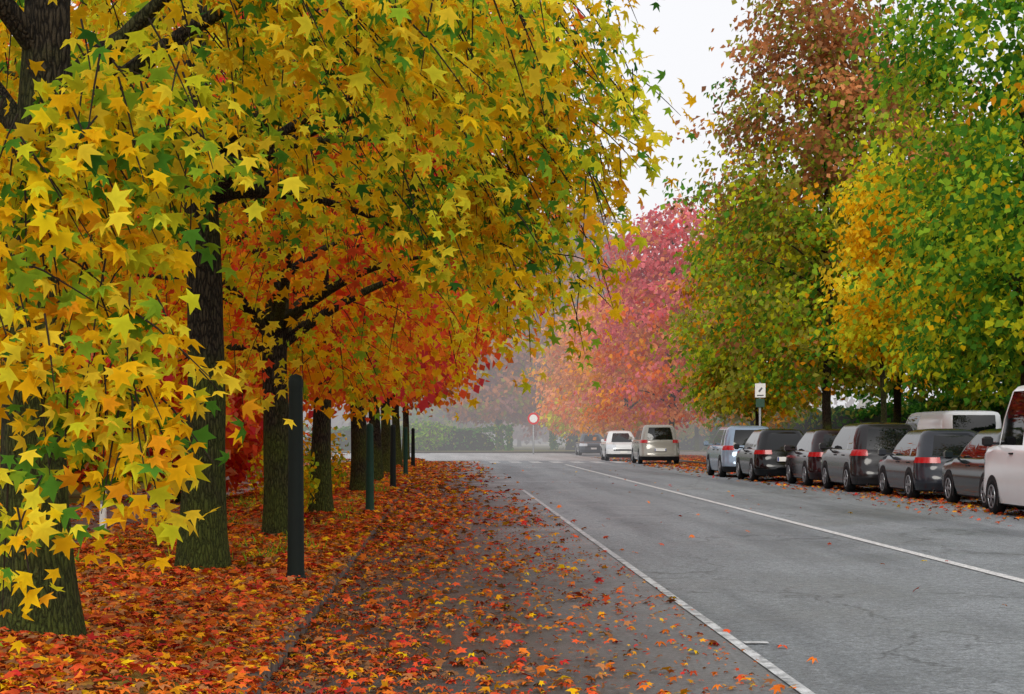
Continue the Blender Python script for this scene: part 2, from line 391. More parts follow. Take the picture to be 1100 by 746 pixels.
for (y0, y1, d, s) in ((8, 15, 520, .052), (15, 24, 320, .060), (24, 42, 150, .078), (42, 93, 48, .12)):
    scat(-4.25, -1.13, y0, y1, d, s*1.08, lambda x, y: .5+.6*n2(x, y), vz)
    scat(-1.22, -.94, y0, y1, d*1.1, s, lambda x, y: .12+1.25*n2(x*3, y*1.1)**1.6, .116)
    scat(-.97, 2.4, y0, y1, d*.95, s*.95, lane, .004)
    scat(-6.8, -4.3, y0, y1, d*.25, s, lambda x, y: n2(x, y*2), .11)
scat(-.97, 1.9, 8, 34, 130, .022, lambda x, y: .6*n2(x*2+1, y*1.3)+.1, .003)
scat(2.0, 9, 9, 80, .16, .05, None, .008)
for (y0, y1, d, s) in ((24, 50, 60, .07), (50, 110, 30, .10)):
    scat(8.2, 11.6, y0, y1, d, s, lambda x, y: np.clip((x-8.2)/2.6, 0, 1)**1.5*n2(x, y)*1.5, .006)
    scat(11.75, 14.6, y0, y1, d*1.2, s, None, .105)
    scat(14.6, 18, y0, y1, d*.3, s, None, .105)
P = np.vstack(Ps); S = np.concatenate(Ss); n = len(P)
N = np.array([0, 0, 1.0])+rng.normal(0, .30, (n, 3)); T = rng.normal(size=(n, 3))*np.array([1, 1, .1])
col = pick(FP, n)*rng.uniform(.5, 1.15, (n, 1))
V, Q, cc = leaf_geo(P, N, T, S, np.clip(col, 0, .9))
o = npobj('fallen_leaves', V, Q, cc, M_fallen); tag(o, 'orange and red fallen leaves covering the verge and road edge', 'fallen leaves', kind='stuff')
gx = rng.uniform(-4.2, -1.2, 560); gy = 17+rng.random(560)**1.3*60
keep = n2(gx*1.3+3, gy*.9) > .5; gx, gy = gx[keep], gy[keep]
k = 14; gx = np.repeat(gx, k)+rng.normal(0, .05, len(gx)*k); gy = np.repeat(gy, k)+rng.normal(0, .05, len(gy)*k)
P = np.stack([gx, gy, .1+mound(gx, gy)], 1); n = len(P)
T = np.array([0, 0, 1.0])+rng.normal(0, .45, (n, 3)); N = rng.normal(size=(n, 3))
V, Q, cc = leaf_geo(P, N, T, rng.uniform(.06, .16, n), pick(dict(green=2, lime=2, ygreen=1), n), BLADE, KQ)
tag(npobj('grass', V, Q, cc, M_grass), 'green grass tufts poking through the leaves of the verge', 'grass', kind='stuff')

# ------------------------------------------------------------------ trees, left row
LZ = [1.9, 2.5, 3.5, 5, 7, 9, 11, 12.4]; LR = [1.7, 2.7, 3.7, 4.4, 4.2, 3.1, 1.4, .3]
GL = 'trees in the row along the left verge'
YG = dict(gold=4.4, yellow=4.2, amber=.9, ygreen=2.4, lime=1.8, green=1.5, dgreen=.3)
YG2 = dict(gold=4.0, yellow=4.0, amber=1.2, ygreen=2.4, lime=2.0, green=1.5, dgreen=.3)
tree('autumn_tree', 'nearest left tree, its thick trunk cut by the left picture edge behind hanging yellow leaves', 'tree', (-2.46, 11.3, .12), 11.5, .235,
     [4.0, 4.6, 5.4, 7, 9, 11, 12], [3.0, 3.8, 4.2, 4.0, 3.0, 1.3, .3], 400, 14, 0, .086, YG, None, GL, True, True, fork=2.7, nlimb=20, zmax=5.4, twigs=True,
     flt=lambda p: p[1] > -4.0 and p[0] < 3.0,
     extra=[(-2.16,9.6,2.25,.38,.6,.42,22), (-1.78,9.7,2.0,.26,.6,.55,24), (-2.05,9.0,1.2,.16,.3,.2,4), (-1.62,9.4,1.6,.15,.3,.3,8),
            (-2.15,10,3.0,.6,.8,.36,40), (-1.75,10.3,3.3,.6,1.0,.40,46), (-.5,11.2,4.1,1.2,1.1,.4,70)])
def f2(p):
    lim = 3.55-max(0, p[0]-1.0)*.44
    if p[0] < -1.2: lim = 3.1
    return p[2] > lim and p[0] < 3.80+.1*min(p[2]-4, 2)
tree('autumn_tree', 'yellow green tree with the dark bare trunk, its crown spreading widest over the road', 'tree', (-2.24, 17.2, .12), 12, .228,
     LZ, [2.0, 3.2, 4.0, 4.3, 4.2, 3.2, 1.4, .3], 800, 14, 0, .088, YG2, YG2, GL, True, True, fork=3.4, nlimb=26, zmax=5.8, twigs=True, flt=f2,
     extra=[(.85, 17.2, 4.5, .92, 1.7, .95, 120), (.2, 16.8, 3.75, .85, 1.5, .40, 70), (.1, 15, 4.9, 1.1, 1.3, .7, 80)])
def fr_(lim, zl=2.0, k=.0): return lambda p: p[0] < lim and p[2] > zl+max(0, p[0]-1.0)*k
tree('autumn_tree', 'yellow orange tree right behind the nearest green post', 'tree', (-2.02, 22.8, .12), 12, .2,
     LZ, LR, 740, 14, 0, .092, dict(gold=3.4, amber=2.4, yellow=2.8, ygreen=1.8, lime=.8, orange=2, rorange=1.0), dict(orange=3, rorange=2.4, amber=2.4, red=.5, crimson=.8), GL, True, True, fork=2.3, nlimb=24, zmax=6.6, twigs=True, tsplit=.34, flt=fr_(3.4, 2.0, .36))
OR = dict(amber=1.8, orange=3, gold=1.4, ygreen=.4, rorange=2.6, crimson=1.6); RD = dict(rorange=3, red=1.2, orange=2.2, crimson=2.2)
tree('autumn_tree', 'fourth tree of the left row, golden low branches over the leafy kerb', 'tree', (-1.9, 28.6, .12), 12, .18, LZ, LR, 520, 26, .38, .105,
     dict(gold=2.2, amber=1.8, yellow=1, ygreen=1, orange=2.4, rorange=1.8, crimson=.8), RD, GL, zmax=8.5, tsplit=.38, flt=fr_(3.2, 2.1, .4))
tree('autumn_tree', 'fifth tree of the left row, amber crown with dark trunk beyond the second green post', 'tree', (-1.76, 38.8, .12), 12, .21, LZ, LR, 480, 26, .42, .12, OR, RD, GL, tsplit=.4, flt=fr_(2.8, 2.3, .5))
for Y, X, lab, a, b in ((47.5, -1.75, 'sixth tree of the left row, orange with yellow low branches', OR, RD), (57, -1.75, 'seventh tree of the left row, red orange crown reaching over the lane', dict(orange=2, rorange=2.4, amber=1, crimson=1.8), RD),
                  (69, -1.75, 'eighth tree of the left row, dull red crown', dict(orange=2, rorange=2, russet=1, crimson=1.4), RD), (84, -1.75, 'farthest tree of the left row, next to the side road', dict(orange=2, amber=2, russet=1), RD)):
    tree('autumn_tree', lab, 'tree', (X, Y, .12), 11, .19, LZ, np.array(LR)*.74, 330, 26, .46, .155, a, b, GL, nlimb=16, tsplit=.45, flt=fr_(2.4, 2.8, .5))
GZ = [.7, 1.4, 2.6, 4, 6, 8, 9.5]; GR = [1.2, 2.2, 2.9, 3.2, 2.7, 1.5, .2]
GG = 'garden trees behind the left footpath'
CR = dict(crimson=2.2, rorange=3, orange=3, peach=1.4)
for X, Y, s, lab, a in ((-7.6, 25, .95, 'golden garden tree nearest the camera left of the footpath', dict(gold=3, amber=2, ygreen=2, green=1)),
                     (-4.9, 35, .70, 'small red orange tree with low branches beside the footpath', CR),
                     (-7.8, 37, 1.0, 'orange garden tree in front of the left hedge', dict(orange=3, amber=2, rorange=2, ygreen=1)),
                     (-8.2, 50, 1.05, 'red garden tree beyond the orange one on the lawn', CR),
                     (-8.0, 66, 1.1, 'amber garden tree far along the left hedge', dict(amber=3, orange=2, ygreen=1)),
                     (-10, 84, 1.2, 'russet garden tree at the far end of the lawn', dict(russet=3, orange=2, olive=1)),
                     (-12.5, 58, 1.3, 'green garden tree standing behind the left hedge', dict(green=3, olive=2, lime=1)),
                     (-14.5, 80, 1.4, 'dark green garden tree farthest left behind the hedge', dict(dgreen=3, green=2))):
    tree('garden_tree', lab, 'tree', (X, Y, .11), 9.5*s, .15, np.array(GZ)*s, np.array(GR)*s, 330, 24, .42*s, .13, a, None, GG, nlimb=14)

# ------------------------------------------------------------------ trees, right side
def prof(zb, H, r, rnd=False):
    t = np.array([0, .1, .25, .4, .6, .8, .93, 1.0])
    return zb+t*(H-zb), r*np.array([.62, .9, 1, 1, .93, .74, .48, .14] if rnd else [.6, .88, 1, .98, .84, .58, .32, .08])
GRt = 'trees behind the parked cars on the right'
def rt(label, X, Y, H, zb, r, ncl, a, b=None, ts=.55, size=.14, nl=34, sg=.42, name='street_tree', rr=.2, grp=GRt, rnd=False, cv=.2):
    z, q = prof(zb, H, r, rnd)
    return tree(name, label, 'tree', (X, Y, .1), H, rr, z, q, ncl, nl, sg, size, a, b, grp, nlimb=26, tsplit=ts, rexp=.5, cvar=cv)
GRN = dict(green=2.4, lime=2.6, dgreen=.8, olive=2.6, ygreen=2)
rt('tall tree with russet top and green lower crown, behind the black hatchback', 13.2, 64, 17.6, 3.3, 4.5, 700, dict(olive=3.4, green=1.8, lime=2.2, ygreen=2.2, amber=.8, russet=.8), dict(russet=3.4, brown=2, olive=2.2, peach=.5), .54, .135, rnd=True)
rt('bright yellow tree between the green crowns on the right', 12.0, 51, 8.6, 3.4, 1.3, 130, dict(ygreen=2.4, gold=3, lime=1.4), dict(gold=4, yellow=4, ygreen=.6), .25, .11, 34, .28, rr=.12, rnd=True)
rt('large green tree at the right edge above the white van', 14.1, 45, 16.5, 3.1, 3.9, 600, dict(green=3.2, dgreen=.7, lime=3, ygreen=2, gold=.5), dict(green=3, lime=3, dgreen=.6, ygreen=1, amber=.3), .5, .12, rnd=True)
rt('green tree with orange tips leaning in at the top right corner', 14.1, 36, 14.5, 4.8, 2.6, 230, dict(green=2.6, lime=2, ygreen=2, gold=1.2, amber=.8), dict(green=3, lime=2, orange=.6), .4, .11)
rt('olive green tree left of the tall russet one, above the silver minivan', 13.5, 80, 12.4, 2.4, 3.4, 380, dict(olive=3, ygreen=2.4, lime=1.8, amber=1.4, orange=.3), dict(olive=2.4, lime=1.6, ygreen=1.2, amber=1.2, russet=.8), .5, .155, rnd=True)
rt('green and russet tree standing behind the yellow one', 17.0, 70, 15.6, 3.4, 4.6, 440, GRN, dict(russet=2, olive=3.4, brown=.8, lime=1.4), .6, .165, rnd=True)
rt('green tree behind the white van on the forecourt', 21.0, 66, 14.0, 2, 4.4, 360, GRN, None, .5, .17)
rt('dark green tree at the back right of the forecourt', 24, 86, 16, 2, 5.0, 360, dict(dgreen=2, green=3, olive=1), None, .5, .2)
rt('amber green tree at the back of the right verge', 15.8, 95, 13.0, 2, 4.0, 330, dict(olive=2, amber=2, lime=1.4, ygreen=1.4), dict(orange=1.4, peach=1.8, olive=1.4), .6, .18, rnd=True)
rt('pink red tree beyond the olive one on the right', 12.6, 103, 14.2, 2.2, 4.6, 440, dict(peach=3, orange=1.6, pink=1.6, amber=.8), dict(rose=2.4, pink=3, crimson=.5, peach=1), .46, .175, rnd=True)
rt('peach orange tree right behind the silver van', 11.0, 113, 10.2, 1.8, 3.8, 360, dict(peach=2.8, orange=1.8, amber=2.2, ygreen=.8), dict(orange=1.4, peach=3, pink=.8, gold=.6), .55, .175, rnd=True)
rt('pale orange tree behind the farthest parked car', 10.2, 131, 10.8, 1.8, 4.0, 340, dict(peach=2.4, amber=2, orange=1.2, ygreen=1), dict(peach=2.6, amber=1.6, orange=.8, olive=.6), .5, .2, rnd=True)
GF = 'misty trees beyond the junction'
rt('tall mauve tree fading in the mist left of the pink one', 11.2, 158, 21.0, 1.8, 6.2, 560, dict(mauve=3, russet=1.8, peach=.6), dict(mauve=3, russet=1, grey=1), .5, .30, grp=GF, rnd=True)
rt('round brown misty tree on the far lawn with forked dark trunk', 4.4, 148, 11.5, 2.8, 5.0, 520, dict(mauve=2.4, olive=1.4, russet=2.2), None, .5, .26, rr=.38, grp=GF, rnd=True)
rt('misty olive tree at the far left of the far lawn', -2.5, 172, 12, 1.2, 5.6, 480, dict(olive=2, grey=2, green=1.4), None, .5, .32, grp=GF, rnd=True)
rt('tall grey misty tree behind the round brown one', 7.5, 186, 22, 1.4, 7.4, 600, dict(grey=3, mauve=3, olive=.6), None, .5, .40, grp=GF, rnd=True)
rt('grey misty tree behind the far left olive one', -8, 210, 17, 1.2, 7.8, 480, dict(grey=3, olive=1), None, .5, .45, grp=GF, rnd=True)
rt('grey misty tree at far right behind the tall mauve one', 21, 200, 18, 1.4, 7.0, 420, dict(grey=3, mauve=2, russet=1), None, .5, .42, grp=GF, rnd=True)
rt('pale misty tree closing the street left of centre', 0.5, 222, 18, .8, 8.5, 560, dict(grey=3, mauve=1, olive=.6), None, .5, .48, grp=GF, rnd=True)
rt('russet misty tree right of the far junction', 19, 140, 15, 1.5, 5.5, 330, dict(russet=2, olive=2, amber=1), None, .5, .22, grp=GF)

# hedges and shrubs
M_core = simple('hedge_core', (34,40,24), .9, 0, .1)
def hedge(label, x0, x1, y0, y1, h, n, pal, size, z=.1, name='hedge', cat='hedge', grp=None):
    root = empty(name, ((x0+x1)/2, (y0+y1)/2, z)); tag(root, label, cat, grp)
    lx, ly = (x1-x0)/2, (y1-y0)/2; vs, fs = [], []
    nx, ny = max(2, int(lx*3)), max(2, int(ly*2)); st = 6
    per = [(-lx+2*lx*i/nx, -ly) for i in range(nx)]+[(lx, -ly+2*ly*i/ny) for i in range(ny)]+[(lx-2*lx*i/nx, ly) for i in range(nx)]+[(-lx, ly-2*ly*i/ny) for i in range(ny)]
    for s in range(st+1):
        f = s/st; sc = 1-.25*f**4
        for (a, b) in per:
            q = noise.noise(Vector((a*1.3+x0, b*1.3, f*3)))*.15
            vs.append((a*sc*.86+(q if abs(a) > lx*.9 else 0), b*(1-.04*f), h*.9*f+(q if s == st else 0)))
    m = len(per)
    for s in range(st):
        for k in range(m): fs.append([s*m+k, s*m+(k+1)%m, (s+1)*m+(k+1)%m, (s+1)*m+k])
    fs.append([st*m+k for k in range(m)]); pyobj('stems', vs, fs, M_core, root, True)
    u = rng.uniform(-1, 1, (n, 3)); ax = rng.integers(0, 3, n); sg = np.where(rng.random(n) < .5, -1, 1)
    u[:, 2] = rng.random(n)
    side = ax == 0; u[side, 0] = sg[side]; end = (ax == 1) & (rng.random(n) < lx/ly*2); u[end, 1] = sg[end]; top = ~side & ~end; u[top, 2] = 1
    P = u*np.array([lx, ly, h])+rng.normal(0, .09, (n, 3)); P[:, 2] = np.maximum(P[:, 2]*(1+.12*np.sin(P[:, 0]*.9)*np.sin(P[:, 1]*.7+P[:, 0]*.31)), .04)
    V, Q, cc = leaf_geo(P, rng.normal(size=(n, 3))+np.array([0, 0, .6])+u*np.array([.8, 0, 0]), rng.normal(size=(n, 3)), size*rng.uniform(.6, 1.2, n), pick(pal, n)*rng.uniform(.55, 1.1, (n, 1)), KITE, KQ)
    npobj('foliage', V, Q, cc, M_leaf, root); return root
hedge('long dark green hedge along the left lawn', -9.9, -8.9, 14, 92, 1.7, 14000, dict(dgreen=4, green=2, olive=1), .11)
hedge('long dark green hedge closing the right forecourt', 19, 20.2, 30, 135, 2.3, 14000, dict(dgreen=4, green=2, olive=1), .15)
hedge('low grey green hedge on the far lawn behind the junction', -12, 5, 141, 143, 1.7, 5000, dict(green=3, dgreen=2, olive=1), .16)
hedge('low dark hedge right of the round road sign on the far lawn', 8.6, 24, 146, 148, 2.3, 5000, dict(dgreen=3, green=1, olive=1), .16)
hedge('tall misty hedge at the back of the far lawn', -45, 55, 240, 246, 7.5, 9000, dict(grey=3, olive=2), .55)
def shrub(label, X, Y, r, h, n, pal, size):
    root = empty('shrub', (X, Y, .12)); tag(root, label, 'shrub', 'shrubs')
    vs, fs = [], []
    for k in range(12):
        a = rng.uniform(0, 6.28); e = Vector((r*.8*math.cos(a)*rng.random(), r*.8*math.sin(a)*rng.random(), h*rng.uniform(.6, 1)))
        tube(vs, fs, bez((0, 0, 0), (e.x*.3, e.y*.3, e.z*.6), e, 5), [.014-.002*i for i in range(6)], 5)
    pyobj('stems', vs, fs, M_twig, root, True)
    u = nrm(rng.normal(size=(n, 3)))*rng.random((n, 1))**.45; P = u*np.array([r, r, h*.5])+np.array([0, 0, h*.52])
    P *= (1+.2*np.sin(P[:, :1]*9+P[:, 1:2]*7)); P[:, 2] = np.maximum(P[:, 2], .03)
    V, Q, cc = leaf_geo(P, u+rng.normal(0, .6, (n, 3)), rng.normal(size=(n, 3))+np.array([0, 0, -.6]), size*rng.uniform(.6, 1.2, n), pick(pal, n)*rng.uniform(.6, 1.1, (n, 1)), KITE, KQ)
    npobj('foliage', V, Q, cc, M_leaf, root)
shrub('yellow green shrub at the foot of the fourth left tree', -2.3, 27.4, .5, 1.1, 900, dict(ygreen=3, gold=2, lime=1), .05)
shrub('yellow shrub behind the dark trunk beyond the green posts', -2.4, 36, .6, 1.3, 900, dict(gold=3, ygreen=2, lime=2), .06)
shrub('dark green bush beside the footpath left of the bare trunk', -6.9, 28, .8, 1.5, 1600, dict(dgreen=3, green=2), .055)
shrub('pale green bush on the far lawn beyond the left verge', -1.2, 138, 1.8, 2.2, 1100, dict(lime=2, green=1, grey=1), .14)

# ------------------------------------------------------------------ posts and signs
M_gpost = simple('green_post_paint', (22,60,46), .6, 0, .25, 0, .25, 9)
M_dpost = simple('dark_post_paint', (16,25,21), .6, 0, .2, 0, .3, 9)
M_steel = simple('galvanised_steel', (130,132,132), .45, .6)
M_signw = simple('sign_white', (222,222,218), .45, 0, .5, 0, .03)
M_signr = simple('sign_red', (200,16,22), .5, 0, .2); M_black = simple('sign_black', (80,80,84), .5); M_dgr = simple('sign_green', (34,70,52), .5)
for i, (X, Y, r, H, lab, m) in enumerate(((-1.29, 16.2, .074, 1.80, 'nearest and thickest blackish green post by the kerb', M_dpost), (-1.22, 30.6, .070, 1.45, 'second green post along the left kerb, paler teal green', M_gpost),
        (-1.2, 43.8, .072, 1.5, 'third post along the left kerb, dark green', M_dpost), (-1.2, 58, .074, 1.5, 'fourth post along the left kerb, teal green', M_gpost), (-1.2, 72, .08, 1.5, 'farthest green post along the left kerb', M_dpost))):
    root = empty('street_post', (X, Y, .12)); tag(root, lab, 'post', 'green posts along the left kerb')
    vs, fs = [], []; lathe(vs, fs, [(r*1.08, -.05), (r*1.08, .05), (r*1.0, .09), (r*.9, H*.6), (r*.82, H-.12)], 20); pyobj('post', vs, fs, m, root, True)
    vs, fs = [], []; lathe(vs, fs, [(r*1.25, 0), (r*1.25, .03), (r*1.1, .05)], 20); pyobj('base_collar', vs, fs, m, root)
    vs, fs = [], []; lathe(vs, fs, [(r*.88, H-.12), (r*.88, H-.07), (r*.7, H-.02), (.005, H)], 20); pyobj('cap', vs, fs, m, root, True)
root = empty('bollard', (-4.25, 23.2, .105)); tag(root, 'thin white post beside the footpath, left of the bare dark trunk', 'bollard')
vs, fs = [], []; lathe(vs, fs, [(.045, 0), (.045, .55), (.03, .6), (.005, .61)], 14); pyobj('post', vs, fs, M_signw, root, True)
vs, fs = [], []; lathe(vs, fs, [(.047, .42), (.047, .5)], 14); pyobj('band', vs, fs, M_steel, root)
root = empty('parking_sign', (10.35, 61, 0)); tag(root, 'white and dark rectangular sign on a grey pole behind the parked cars', 'road sign')
vs, fs = [], []; lathe(vs, fs, [(.04, 0), (.04, 3.08), (.005, 3.09)], 12); pyobj('pole', vs, fs, M_steel, root, True)
vs, fs = [], []; box(vs, fs, -.17, .17, -.067, -.045, 2.58, 3.04, .006); pa = pyobj('sign_panel', vs, fs, M_signw, root)
vs, fs = [], []; vs += [(-.07, -.07, 2.79), (-.02, -.07, 2.75), (.08, -.07, 2.88), (.04, -.07, 2.92)]; fs.append([0, 1, 2, 3]); pyobj('symbol', vs, fs, M_black, pa)
vs, fs = [], []; box(vs, fs, -.11, .11, -.0705, -.0675, 2.63, 2.67); pyobj('lettering_bar', vs, fs, M_black, pa)
vs, fs = [], []; box(vs, fs, -.14, .14, -.067, -.045, 2.26, 2.54, .006); pyobj('lower_panel', vs, fs, M_dgr, root)
root = empty('road_sign', (6.0, 125.0, .004)); tag(root, 'round white sign with red ring on a post at the far junction', 'road sign')
vs, fs = [], []; lathe(vs, fs, [(.06, 0), (.06, 2.9), (.005, 2.91)], 10); pyobj('pole', vs, fs, M_steel, root, True)
def disc(r, y, z, n=24): return [(r*math.cos(2*math.pi*k/n), y, z+r*math.sin(2*math.pi*k/n)) for k in range(n)]
vs, fs = [], []; vs += disc(.40, -.09, 2.4)+disc(.40, -.065, 2.4); fs += [list(range(24))]+[[k, (k+1) % 24, 24+(k+1) % 24, 24+k] for k in range(24)]; sd = pyobj('sign_disc', vs, fs, M_signr, root)
pyobj('sign_face', disc(.27, -.094, 2.4), [list(range(24))], M_signw, sd)

# ------------------------------------------------------------------ cars
def paint(name, c, metal=.0, rough=.12): return simple(name, c, rough, metal, .42, .0, .05, 2)
def glassm():
    t = NT('car_glass'); return t.done(t.princ(t.mix(t.noise(1.5, 2), (.002,.0025,.003,1), (.006,.007,.008,1)), .02, 0, .45))
M_glass = glassm()
M_tyre = simple('tyre_rubber', (20,20,21), .85, 0, .2); M_rim = simple('rim_alloy', (140,142,146), .35, .7); M_trim = simple('black_plastic', (20,20,22), .6, 0, .3)
M_red = simple('tail_light_red', (165,14,18), .25, 0, .4, .3); M_head = simple('headlight_lens', (200,205,210), .12, .1, .6, .6); M_plate = simple('plate_white', (236,236,232), .5, 0, .4, 0, .03)
M_blue = simple('plate_blue', (30,60,140), .5)
NR, NS, NE, NC = 8, 20, 4, 4
def ring(w, yr, yf, zr, zf, rc, yw, cabin, bul):
    pts = []
    def zz(y): return zr if y <= yw or yf <= yw else zr+(zf-zr)*(y-yw)/(yf-yw)
    ya, yb = yr+rc, yf-rc
    rear = [(-w+rc+2*(w-rc)*i/NR, yr) for i in range(NR+1)]
    c1 = [(w-rc+rc*math.sin(a), yr+rc-rc*math.cos(a)) for a in [math.pi/2*k/NC for k in range(1, NC)]]
    if cabin: side = [(w, ya+(yb-.04-ya)*i/NS) for i in range(NS+1)]+[(w, yb-.04+.01*i) for i in range(1, NE+1)]
    else: side = [(w, ya+(yw-ya)*i/NS) for i in range(NS+1)]+[(w, yw+(yb-yw)*i/NE) for i in range(1, NE+1)]
    c2 = [(w-rc+rc*math.cos(a), yf-rc+rc*math.sin(a)) for a in [math.pi/2*k/NC for k in range(1, NC)]]
    half = rear+c1+side+c2
    front = [(w-rc-2*(w-rc)*i/NR, yf) for i in range(NR+1)]
    full = half+front+[(-x, y) for x, y in reversed(c2)]+[(-x, y) for x, y in reversed(side)]+[(-x, y) for x, y in reversed(c1)]
    for (x, y) in full:
        k = 1-(x/w)**2
        if y < yr+rc+.01: y2 = y-bul*k
        elif y > yf-rc-.01: y2 = y+bul*1.6*k
        else: y2 = y
        pts.append((x, y2, zz(y)))
    return pts
def car(label, Xl, Yr, L, W, H, col, typ='hatch', cat='car', name='parked_car', away=True, tail='low', group='cars parked along the right kerb', metal=.0, z0=0.0, rot=0.0, belt=None, hood=None):
    hw = W/2; belt = belt or .60*H; hood = hood or {'hatch': 1.0, 'mpv': .85, 'van': .75, 'saloon': 1.1}[typ]
    hz = belt-.10 if typ != 'van' else belt-.06
    wr = {'hatch': .66, 'mpv': .78, 'van': .72, 'saloon': .65}[typ]
    rr = {'hatch': .42, 'mpv': .24, 'van': .06, 'saloon': .55}[typ]
    tw = {'hatch': .72, 'mpv': .77, 'van': .88, 'saloon': .74}[typ]
    r0 = {'saloon': .55}.get(typ, .10)
    yw = L-hood; wt = H-.14; wb = belt+.025
    rc = .34
    rg = [ring(hw*.86, .14, L-.16, .17, .17, rc, yw, 0, .06), ring(hw*.955, .05, L-.06, .21, .21, rc, yw, 0, .08), ring(hw*.99, -.03, L, .36, .36, rc, yw, 0, .11),
          ring(hw, -.04, L, .52, .52, rc, yw, 0, .11), ring(hw*.998, .055, L-.02, .60, .60, rc, yw, 0, .07),
          ring(hw*.985, .06, L-.06, belt-.12, hz-.09, rc, yw, 0, .07), ring(hw*.95, .09, L-.17, belt, hz, rc-.04, yw, 0, .06),
          ring(hw*.905, r0+.01, yw, wb, wb, .24, yw, 1, .06), ring(hw*((.905+tw)/2+.024), r0+rr*.40, yw-wr*.46, (wb+wt)/2, 0, .24, 99, 1, .07),
          ring(hw*tw, r0+rr, yw-wr, wt, 0, .22, 99, 1, .07), ring(hw*(tw-.06), r0+rr*.95+.04, yw-wr-.13, H-.06, 0, .2, 99, 1, .06),
          ring(hw*(tw-.18), r0+rr+.26, yw-wr-.40, H-.018, 0, .16, 99, 1, .02), ring(hw*(tw-.5), r0+rr+.6, yw-wr-.8, H+.008, 0, .05, 99, 1, .0)]
    n = len(rg[0]); nst = NS+NE
    s_c1 = NR; s_s = NR+NC; s_c2 = s_s+nst; s_f = s_c2+NC; s_c3 = s_f+NR; s_l = s_c3+NC; s_c4 = s_l+nst
    allv = [p for r in rg for p in r]
    allv = [(x, y-L/2, z) for x, y, z in allv]
    parts = {}
    def put(k, f): parts.setdefault(k, []).append(f)
    for i in range(len(rg)-1):
        for j in range(n):
            f = [i*n+j, i*n+(j+1) % n, (i+1)*n+(j+1) % n, (i+1)*n+j]; k = 'body'
            isr = j < NR; c1 = s_c1 <= j < s_s; sr = s_s <= j < s_c2; c2 = s_c2 <= j < s_f; fr = s_f <= j < s_c3; c3 = s_c3 <= j < s_l; sl_ = s_l <= j < s_c4; c4 = j >= s_c4
            q = (j-s_s) if sr else ((s_c4-1-j) if sl_ else -1)
            if i == 0: k = 'lower_trim'
            elif i == 1 and not (sr or sl_): k = 'bumperR' if (isr or c1 or c4) else 'bumperL'
            elif i in (7, 8):
                if isr: k = 'rear_window'
                elif fr: k = 'windscreen'
                elif q >= 0:
                    sd = 'R' if sr else 'L'
                    if 13 <= q <= 19: k = 'front'+sd
                    elif 6 <= q <= 12 and not (typ == 'van'): k = 'reardoor'+sd
                    elif 1 <= q <= 4 and typ in ('mpv', 'hatch'): k = 'quarter'+sd
            if tail == 'low' and i == 5 and (c1 or c4 or j in (0, NR-1)): k = 'tailR' if (c1 or j == NR-1) else 'tailL'
            if tail == 'high' and i in (5, 6) and (c1 or c4): k = 'tailR' if c1 else 'tailL'
            if i in (4, 5) and (c2 or c3 or j in (s_f, s_f+NR-1)): k = 'headR' if (c2 or j == s_f) else 'headL'
            if i in (3,) and fr: k = 'grille'
            put(k, f)
    i = len(rg)-1; put('body', [i*n+j for j in range(n)])
    root = empty(name, (Xl+hw, Yr+L/2, z0), (0 if away else math.pi)+rot); tag(root, label, cat, group)
    pm = paint('paint_'+name, col, metal)
    dark = M_trim if (typ == 'van' or sum(col) > 260) else pm
    mats = {'body': pm, 'bumperR': dark, 'bumperL': dark, 'lower_trim': M_trim, 'grille': M_trim}
    nm = {'front': 'side_window', 'reardoor': 'side_window', 'quarter': 'quarter_window', 'tail': 'tail_light', 'head': 'headlight'}
    for k, fl in parts.items():
        used = sorted({v for f in fl for v in f}); mp = {v: a for a, v in enumerate(used)}
        base = k[:-1] if k[-1] in 'RL' else k
        nmx = nm.get(base, base)
        mat = mats.get(k) or (M_red if base == 'tail' else M_head if base == 'head' else M_glass)
        pyobj(nmx, [allv[v] for v in used], [[mp[v] for v in f] for f in fl], mat, root, True)
    wr_ = .31 if typ != 'mpv' else .33
    for ys in (.78, L-.82):
        for s in (-1, 1):
            yc = ys-L/2; xo = s*(hw+.008)
            vs, fs = [], []; cnt = 26
            vs.append((s*(hw+.003), yc, wr_+.02))
            for q in range(cnt+1):
                a = R(-25)+R(230)*q/cnt; vs.append((s*(hw+.003), yc+(wr_+.065)*math.cos(a), wr_+(wr_+.065)*math.sin(a)))
            fs += [[0, q+1, q+2] for q in range(cnt)]; pyobj('arch_shade_disc', vs, fs, M_trim, root)  # flat dark patch on the body side imitates the shaded wheel opening
            vs, fs = [], []
            pr = [(.02, -.01), (.19, -.012), (.205, .0), (wr_-.05, .004), (wr_-.015, -.012), (wr_, -.04), (wr_, -.15), (wr_-.02, -.19), (.1, -.2)]
            lathe(vs, fs, [(r, xo+s*h) for r, h in pr], 28, 'x', (0, yc, wr_)); wh = pyobj('wheel', vs, fs, M_tyre, root, True)
            vs, fs = [], []; lathe(vs, fs, [(.175, xo+s*.001), (.178, xo+s*.009), (.205, xo+s*.009), (.208, xo)], 28, 'x', (0, yc, wr_))
            lathe(vs, fs, [(.001, xo+s*.012), (.045, xo+s*.012), (.05, xo)], 14, 'x', (0, yc, wr_))
            for q in range(6):
                a = 2*math.pi*q/6; ca, sa = math.cos(a), math.sin(a); b = len(vs)
                for (rad_, wd) in ((.04, .022), (.178, .032)):
                    for sg in (-1, 1): vs.append((xo+s*.008, yc+rad_*ca-sg*wd*sa, wr_+rad_*sa+sg*wd*ca))
                fs.append([b, b+1, b+3, b+2])
            pyobj('rim', vs, fs, M_rim, wh)
    pz = .66
    yb = -L/2-.075
    vs, fs = [], []; box(vs, fs, -.26, .26, yb-.03, yb+.06, pz-.065, pz+.065, .004); pl = pyobj('number_plate', vs, fs, M_plate, root)
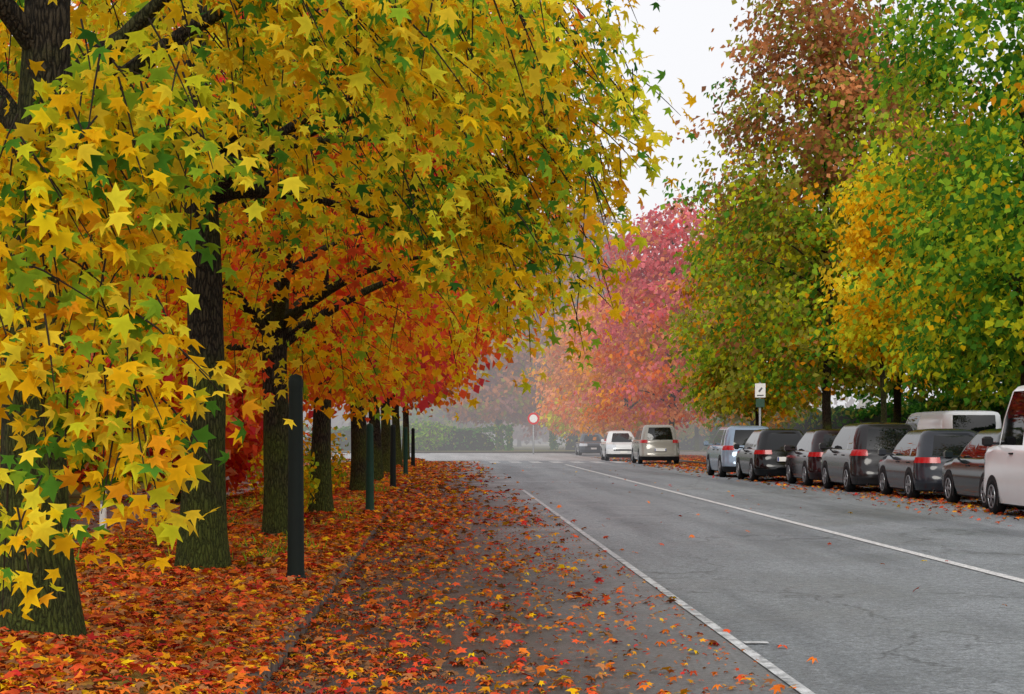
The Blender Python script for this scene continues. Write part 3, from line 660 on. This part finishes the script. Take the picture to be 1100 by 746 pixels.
    for xa in (-.26, .22):
        vs, fs = [], []; box(vs, fs, xa, xa+.04, yb-.0335, yb-.0305, pz-.055, pz+.055); pyobj('blue_band', vs, fs, M_blue, pl)
    vs, fs = [], []; box(vs, fs, -.18, .18, L/2+.10, L/2+.19, .40, .51, .004); pyobj('number_plate', vs, fs, M_plate, root)
    for s in (-1, 1):
        vs, fs = [], []; b1 = s*(hw+.19); box(vs, fs, b1 if s < 0 else hw+.03, -hw-.03 if s < 0 else b1, yw-L/2-.28, yw-L/2-.14, belt+.0, belt+.17, .035)
        box(vs, fs, *( (-hw-.05, -hw*.90) if s < 0 else (hw*.90, hw+.05)), yw-L/2-.24, yw-L/2-.18, belt+.03, belt+.07, .005); pyobj('side_mirror', vs, fs, pm if typ != 'van' else M_trim, root)
        for yy in (yw-L/2-1.25, yw-L/2-2.15):
            vs, fs = [], []; xx = s*(hw*.985); box(vs, fs, min(xx-.02, xx+.02), max(xx-.02, xx+.02)+0, yy, yy+.2, belt-.13, belt-.10, .006); pyobj('door_handle', vs, fs, M_trim, root)
    vs, fs = [], []; tube(vs, fs, [(0, -L/2+r0-.05-.02, wb-.01), (.2, -L/2+r0-.03, wb+.07), (.34, -L/2+r0-.01, wb+.05)], [.012, .01, .007], 6); pyobj('rear_wiper', vs, fs, M_trim, root)
    vs, fs = [], []; tube(vs, fs, [(-hw*.6, -L/2+.3, .2), (-hw*.6, -L/2-.03, .2)], [.03, .03], 10); pyobj('exhaust', vs, fs, M_steel, root)
    return root
car('white van nearest the camera, cut by the right picture edge', 9.5, 28.2, 4.9, 1.86, 2.25, (226,228,230), 'van', 'van', 'parked_van', tail='high', belt=1.18, hood=.72)
car('dark green black car tucked in front of the white van', 10.1, 34.0, 4.1, 1.74, 1.50, (17,28,29), 'hatch')
car('dark grey hatchback second in line from the white van', 9.95, 39.1, 3.95, 1.74, 1.50, (40,43,50), 'hatch')
car('dark brown grey minivan with the taller roof, mid row', 9.65, 43.9, 4.1, 1.76, 1.66, (34,32,34), 'mpv', tail='high')
car('dark maroon hatchback between the brown grey minivan and the black hatchback', 9.62, 48.9, 3.9, 1.72, 1.52, (32,16,20), 'hatch')
car('black hatchback with a clear white plate near the sign pole', 9.0, 53.8, 4.0, 1.76, 1.54, (10,11,13), 'hatch', tail='low')
car('silver blue minivan at the far end of the near row of cars', 8.85, 59, 4.2, 1.78, 1.66, (134,150,168), 'mpv', metal=.3, tail='high')
car('beige silver boxy van parked alone under the orange trees', 8.95, 85, 4.3, 1.84, 1.82, (150,147,140), 'mpv', 'van', 'parked_van', metal=.2, tail='high')
car('white small car facing the camera left of the beige silver van', 8.3, 95, 3.9, 1.72, 1.56, (214,216,216), 'hatch', away=False)
car('dark grey car farthest away at the end of the row', 8.6, 118, 4.2, 1.76, 1.45, (70,76,84), 'hatch', away=False)
car('long white van on the forecourt, its roof showing above the row of dark cars', 15.0, 56, 6.2, 1.95, 2.0, (222,224,226), 'van', 'van', 'parked_van', group=None, tail='high', z0=.1, belt=1.3)
